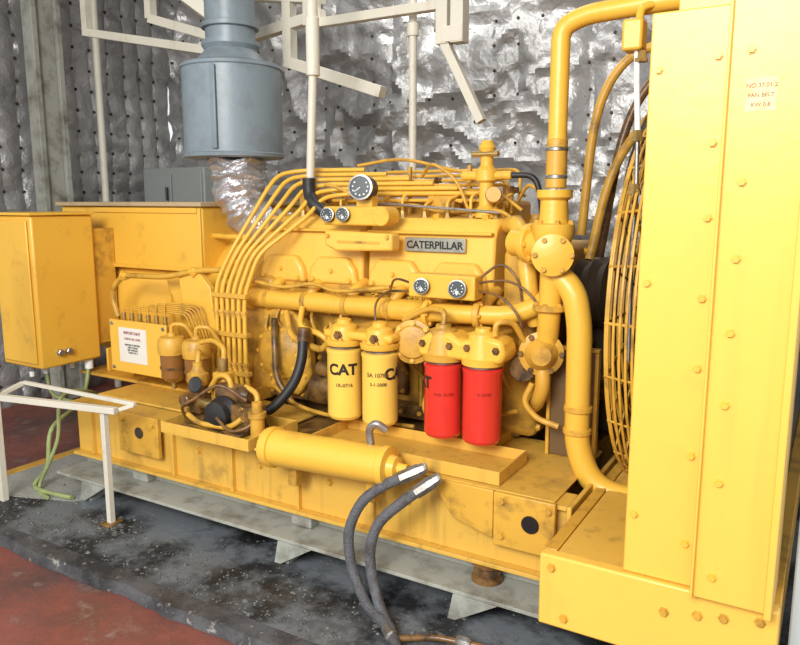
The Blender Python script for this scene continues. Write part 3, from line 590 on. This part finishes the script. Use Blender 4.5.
# ------------------------------------------------------------------ fuel transfer pump and valves
g=emp('fuel_transfer_pump')
lathe('pump_body',(-2.12,2.18,.53),(0,-1,.0),[(0,.07),(.04,.075),(.06,.06),(.09,.06),(.1,.03)],'black',g)
lathe('pump_motor',(-2.10,2.2,.60),(1,0,0),[(-.09,.03),(-.08,.045),(.06,.045),(.08,.03)],'brown',g)
box('valve_body',-2.33,-2.26,2.14,2.22,.50,.62,'brown',g,.01); lathe('valve_cap',(-2.30,2.18,.62),(0,0,1),[(0,.04),(.02,.045),(.05,.045),(.06,.03),(.08,.02),(.10,.02)],'yeld',g)
box('valve_body_b',-2.24,-2.17,2.2,2.27,.52,.68,'yeld',g,.01); cyl('valve_cap_b',(-2.205,2.235,.68),(-2.205,2.235,.74),.022,'brass',g)
cyl('valve_side',(-2.38,2.16,.55),(-2.2,2.16,.55),.022,'brass',g); cyl('valve_front',(-2.30,2.16,.57),(-2.30,2.09,.57),.028,'brown',g)
lathe('hand_wheel',(-2.25,2.12,.64),(.2,-1,.3),[(0,.03),(.008,.034),(.012,.03)],'black',g,20)
tubes('pump_pipes',[[(-2.24,2.18,.60),(-2.18,2.18,.68),(-2.12,2.18,.68),(-2.10,2.18,.6)],[(-2.3,2.1,.52),(-2.2,2.08,.49),(-2.05,2.1,.49),(-2.0,2.12,.53)],[(-2.05,2.2,.64),(-1.98,2.2,.62),(-1.97,2.16,.50)],[(-2.30,2.18,.7),(-2.31,2.2,.76),(-2.40,2.28,.74)],[(-2.20,2.235,.73),(-2.2,2.24,.78),(-2.3,2.28,.8),(-2.38,2.28,.78)]],.012,'yeld',g,.04)
tubes('pump_small_lines',[[(-2.3,2.1,.50),(-2.26,2.05,.56),(-2.2,2.06,.60),(-2.1,2.1,.66),(-2.0,2.15,.60)],[(-2.1,2.08,.53),(-2.0,2.05,.50),(-1.93,2.08,.52),(-1.92,2.12,.56)],[(-2.3,2.08,.475),(-2.2,2.06,.475),(-2.1,2.05,.475),(-1.95,2.06,.48)]],.007,'brown',g,smooth=True)
multibox('pump_feet',[(-2.33,-2.22,2.12,2.24,.462,.50),(-2.18,-1.98,2.1,2.26,.462,.475),(-2.06,-1.94,2.12,2.2,.476,.58)],'rust',g)
bolts('pump_nuts',[((-2.12+.05*math.cos(q),2.12,.53+.05*math.sin(q)),(0,-1,0)) for q in [math.pi/3*k for k in range(6)]]+[((-2.0,2.12,.52+.05*k),(0,-1,0)) for k in range(2)]+[((-2.315,2.14,.52+.03*k),(0,-1,0)) for k in range(3)],'brass',g,.008,.012)
lathe('pipe_riser',(-1.90,2.10,.46),(0,0,1),[(0,.035),(.02,.035),(.02,.028),(.10,.028),(.10,.036),(.12,.036),(.12,.02),(.16,.02)],'yeld',g)
# ------------------------------------------------------------------ hoses
def hose(nm,pts,r=.0185):
    G=emp(nm); path=catmull(pts,8)
    V,F=sweepv(path,[r*(1+.03*(i%2)) for i in range(len(path))],14); mk('braid',V,F,'hose',G,True,0,60)
    d=(path[2]-path[0]).normalized(); lathe('coupling',path[0]-d*.07,d,[(0,.014),(.01,.020),(.03,.021),(.03,.025),(.10,.024),(.105,.019)],'steel',G,8)
    e=(path[-1]-path[-3]).normalized(); lathe('end_coupling',path[-1]-e*.03,e,[(0,.021),(.05,.022),(.06,.015)],'steel',G,8)
hose('hydraulic_hose',[(-1.19,2.06,.475),(-1.27,2.02,.43),(-1.345,2.0,.36),(-1.39,1.99,.25),(-1.385,1.99,.14),(-1.35,1.98,.07),(-1.28,1.94,.022),(-1.19,1.89,.022),(-1.13,1.84,.022)])
hose('hydraulic_hose',[(-1.12,2.04,.45),(-1.18,2.01,.40),(-1.265,1.99,.31),(-1.295,1.98,.21),(-1.28,1.97,.11),(-1.22,1.93,.03),(-1.14,1.86,.022),(-1.07,1.78,.022),(-1.03,1.72,.024),(-1.0,1.60,-.015),(-.98,1.48,-.02)])
g=emp('drain_pipe')
tube('pipe',[(-1.10,1.83,.02),(-1.0,1.90,.02),(-.86,1.93,.02),(-.66,1.93,.02)],.010,'brown',g,.03)
lathe('valve',(-.93,1.92,.022),(1,0,0),[(0,.014),(.01,.02),(.04,.02),(.05,.014)],'steel',g,8)
# ------------------------------------------------------------------ coolant pipes
g=emp('coolant_pipe')
tube('upper_pipe',[(-.82,2.4,1.44),(-.82,2.4,1.95),(-.74,2.4,1.98),(-.50,2.4,1.99),(-.36,2.4,1.99)],.031,'yel',g,.16,20)
for z in (1.47,1.56): cyl('clamp_%d'%int(z*100),(-.82,2.4,z),(-.82,2.4,z+.014),.037,'steel',g)
cyl('hose_joint',(-.82,2.4,1.44),(-.82,2.4,1.60),.0345,'yeld',g)
tube('lower_pipe',[(-.83,2.43,1.16),(-.75,2.42,1.10),(-.725,2.42,.98),(-.72,2.42,.55),(-.66,2.42,.42),(-.52,2.42,.39),(-.39,2.42,.48)],.043,'yel',g,.12,20)
for z in (.60,.68): cyl('clampl_%d'%int(z*100),(-.72,2.42,z),(-.72,2.42,z+.02),.049,'yeld',g)
g=emp('level_gauge_line')
box('fitting',-.60,-.54,2.30,2.37,1.84,1.93,'yel',g,.008)
tube('sight_tube',[(-.56,2.33,1.86),(-.555,2.33,1.75),(-.545,2.33,1.60)],.009,'gw',g,0)
tube('thin_line',[(-.545,2.33,1.60),(-.54,2.33,1.40),(-.545,2.33,1.25),(-.53,2.3,.9)],.007,'steel',g,.05)
bolts('nuts',[((-.545,2.33,z),(0,0,1)) for z in (1.36,1.42,1.58,1.81)],'brass',g,.015,.03)
tube('link',[(-.56,2.34,1.93),(-.56,2.36,1.97),(-.5,2.4,1.99)],.012,'yel',g,.02)
g=emp('vent_hose_bundle')
for k,pts in enumerate([[(-.62,3.25,2.05),(-.82,3.25,1.98),(-.93,3.22,1.75),(-.97,3.2,1.25)],[(-.58,3.3,1.98),(-.72,3.3,1.90),(-.83,3.28,1.66),(-.9,3.25,1.15)],[(-.55,3.2,1.85),(-.72,3.2,1.72),(-.85,3.2,1.5),(-.9,3.1,1.15)],[(-.60,3.0,1.78),(-.66,3.0,1.70),(-.72,3.0,1.5),(-.74,3.0,1.16)],[(-.6,3.4,1.7),(-.75,3.4,1.6),(-.80,3.35,1.4),(-.82,3.3,1.15)]]):
    tube('hose_%d'%k,pts,(.02,.02,.02,.022,.03)[k],('yeld','brown','yeld','dark','dark')[k],g,smooth=True)
# ------------------------------------------------------------------ muffler
g=emp('exhaust_muffler')
MX,MY=-2.625,2.80
lathe('drum',(MX,MY,1.605),(0,0,1),[(0,.225),(.004,.245),(.02,.248),(.025,.241),(.42,.241),(.425,.248),(.44,.245),(.445,.235)],'mufg',g,56)
box('drum_seam',MX+.08,MX+.11,MY-.236,MY-.225,1.64,2.02,'mufg',g)
lathe('cone',(MX,MY,2.05),(0,0,1),[(0,.235),(.015,.17),(.07,.125),(.09,.14),(.11,.14)],'mufg',g,40)
cyl('outlet_pipe',(MX,MY,2.12),(MX,MY,3.24),.12,'mufg',g,36)
cyl('collar',(MX,MY,2.22),(MX,MY,2.245),.14,'mufg',g)
path=catmull([(MX+.02,MY,1.60),(MX+.02,MY,1.52),(MX+.03,MY,1.42),(MX+.06,MY+.01,1.34),(MX+.14,MY+.04,1.28),(MX+.24,MY+.10,1.25)],10)
V,F=sweepv(path,[.145*(1-.009*i)+.007*math.sin(i*1.3) for i in range(len(path))],48)
V=[v+Vector((noise.noise(v*13),noise.noise(v*13+Vector((5,0,0))),noise.noise(v*13+Vector((0,9,0)))))*.024 for v in V]
mk('foil_lagged_elbow',V,F,'foil2',g,True,0,25)
# ------------------------------------------------------------------ overhead steel frame
def bar(nm,p0,p1,w,mat,par,h=None):
    p0=Vector(p0);p1=Vector(p1); d,a,b=frame(p1-p0); h=h or w
    v=[p+a*sa*w/2+b*sb*h/2 for p in (p0,p1) for sa,sb in ((-1,-1),(1,-1),(1,1),(-1,1))]
    return mk(nm,v,[(0,1,2,3),(4,7,6,5),(0,4,5,1),(1,5,6,2),(2,6,7,3),(3,7,4,0)],mat,par,True,.002)
g=emp('overhead_support_frame')
B=[((-4.22,3.2,3.25),(-4.22,3.2,2.44)),((-4.24,3.2,2.46),(-3.05,3.2,2.22)),((-3.63,3.2,3.25),(-3.63,3.2,2.47)),((-3.63,3.2,2.47),(-2.95,3.2,2.26)),
((-3.03,3.2,2.26),(-2.36,3.2,2.34)),((-2.58,3.2,3.25),(-2.58,3.2,2.13)),((-2.60,3.2,2.13),(-2.0,3.2,1.93)),((-3.6,3.22,2.62),(-2.36,3.2,2.42)),
((-1.66,3.2,3.25),(-1.66,3.2,2.12)),((-1.66,3.2,2.14),(-1.46,3.2,1.76)),((-2.38,3.2,2.30),(-1.66,3.2,2.30)),((-1.58,3.2,3.25),(-1.58,3.2,2.12)),((-2.40,3.16,3.25),(-2.40,3.16,2.28)),
((-3.25,2.9,2.6),(-2.85,3.2,2.24)),((-1.66,3.2,2.16),(-1.55,3.2,2.16))]
for k,(a,b2) in enumerate(B):
    w=(.03 if k in (9,10) else .05)+.0017*k
    bar('member_%d'%k,a,b2,w,'white',g,w-.004)
g=emp('drop_pipe')
cyl('top',(-2.08,2.74,2.0),(-2.08,2.74,3.25),.024,'white',g)
cyl('sleeve',(-2.08,2.74,1.95),(-2.08,2.74,2.2),.030,'white',g)
cyl('tail',(-2.10,2.73,1.50),(-2.08,2.74,2.0),.019,'white',g)
g=emp('vertical_conduit')
cyl('pipe',(-1.885,3.3,1.42),(-1.885,3.3,3.25),.02,'white',g); cyl('collar',(-1.885,3.3,2.2),(-1.885,3.3,2.26),.03,'white',g)
# ------------------------------------------------------------------ stand
g=emp('steel_stand')
bar('leg_front',(-2.63,1.95,0),(-2.63,1.95,.51),.026,'white',g)
bar('leg_left',(-3.28,1.86,0),(-3.28,1.86,1.23),.03,'white',g)
bar('top_front',(-3.265,1.86,.507),(-2.55,1.95,.525),.028,'white',g)
bar('top_rear',(-3.27,2.0,.545),(-2.49,2.0,.55),.017,'white',g)
bar('top_side',(-3.28,1.875,.508),(-3.28,2.0,.54),.02,'white',g); bar('top_side_b',(-2.545,1.96,.528),(-2.50,2.0,.545),.016,'white',g)
box('foot_pad',-2.66,-2.60,1.91,1.99,0,.010,'rust',g)
# ------------------------------------------------------------------ debris
V=[];F=[]
for k in range(1300):
    if k<200: x=-2.63+random.gauss(0,.07); y=1.93+random.gauss(0,.045)
    else: x=random.uniform(-3.4,-.7); y=random.choice([1.72+abs(random.gauss(0,.05)),random.uniform(1.72,2.5),1.9+random.gauss(0,.05)])
    s=random.uniform(.002,.006)*(2.4 if random.random()<.06 else 1); n=len(V)
    for a in range(6):
        q=a*math.pi/3; V.append((x+s*math.cos(q)*random.uniform(.6,1.5),y+s*math.sin(q)*random.uniform(.6,1.5),.001))
    V.append((x,y,.002+s*random.uniform(.3,.8)))
    F+=[(n+a,n+(a+1)%6,n+6) for a in range(6)]+[tuple(n+a for a in range(6))]
mk('gravel_debris',V,F,'chip',None,False)
# ------------------------------------------------------------------ lights, camera
w=bpy.data.worlds.new('World'); SC.world=w; w.use_nodes=True
w.node_tree.nodes['Background'].inputs['Color'].default_value=(.96,.98,1,1); w.node_tree.nodes['Background'].inputs['Strength'].default_value=1.0
def area(nm,loc,target,sx,sy,e,col=(1,1,1)):
    l=bpy.data.lights.new(nm,'AREA'); l.shape='RECTANGLE'; l.size=sx; l.size_y=sy; l.energy=e; l.color=col
    o=bpy.data.objects.new(nm,l); COL.objects.link(o); o.location=loc
    o.rotation_euler=(Vector(target)-Vector(loc)).to_track_quat('-Z','Y').to_euler(); return o
area('doorway_light',(-.7,-1.9,2.9),(-2.0,3.0,.9),2.0,1.4,250,(1,.98,.93))
area('wall_fill_light',(-2.2,3.7,3.15),(-1.8,4.2,1.5),2.6,.4,26,(1,.98,.95))  # added fill light aimed at the back wall, no lamp fitting here
cd=bpy.data.cameras.new('camera'); co=bpy.data.objects.new('camera',cd); COL.objects.link(co)
cd.sensor_width=36; cd.lens=32.9; cd.clip_start=.05
co.location=(0,0,1.4); co.rotation_euler=(math.radians(90-9.48),0,math.radians(30.7))
SC.camera=co
SC.view_settings.view_transform='Standard'; SC.view_settings.look='None'; SC.view_settings.exposure=0.05
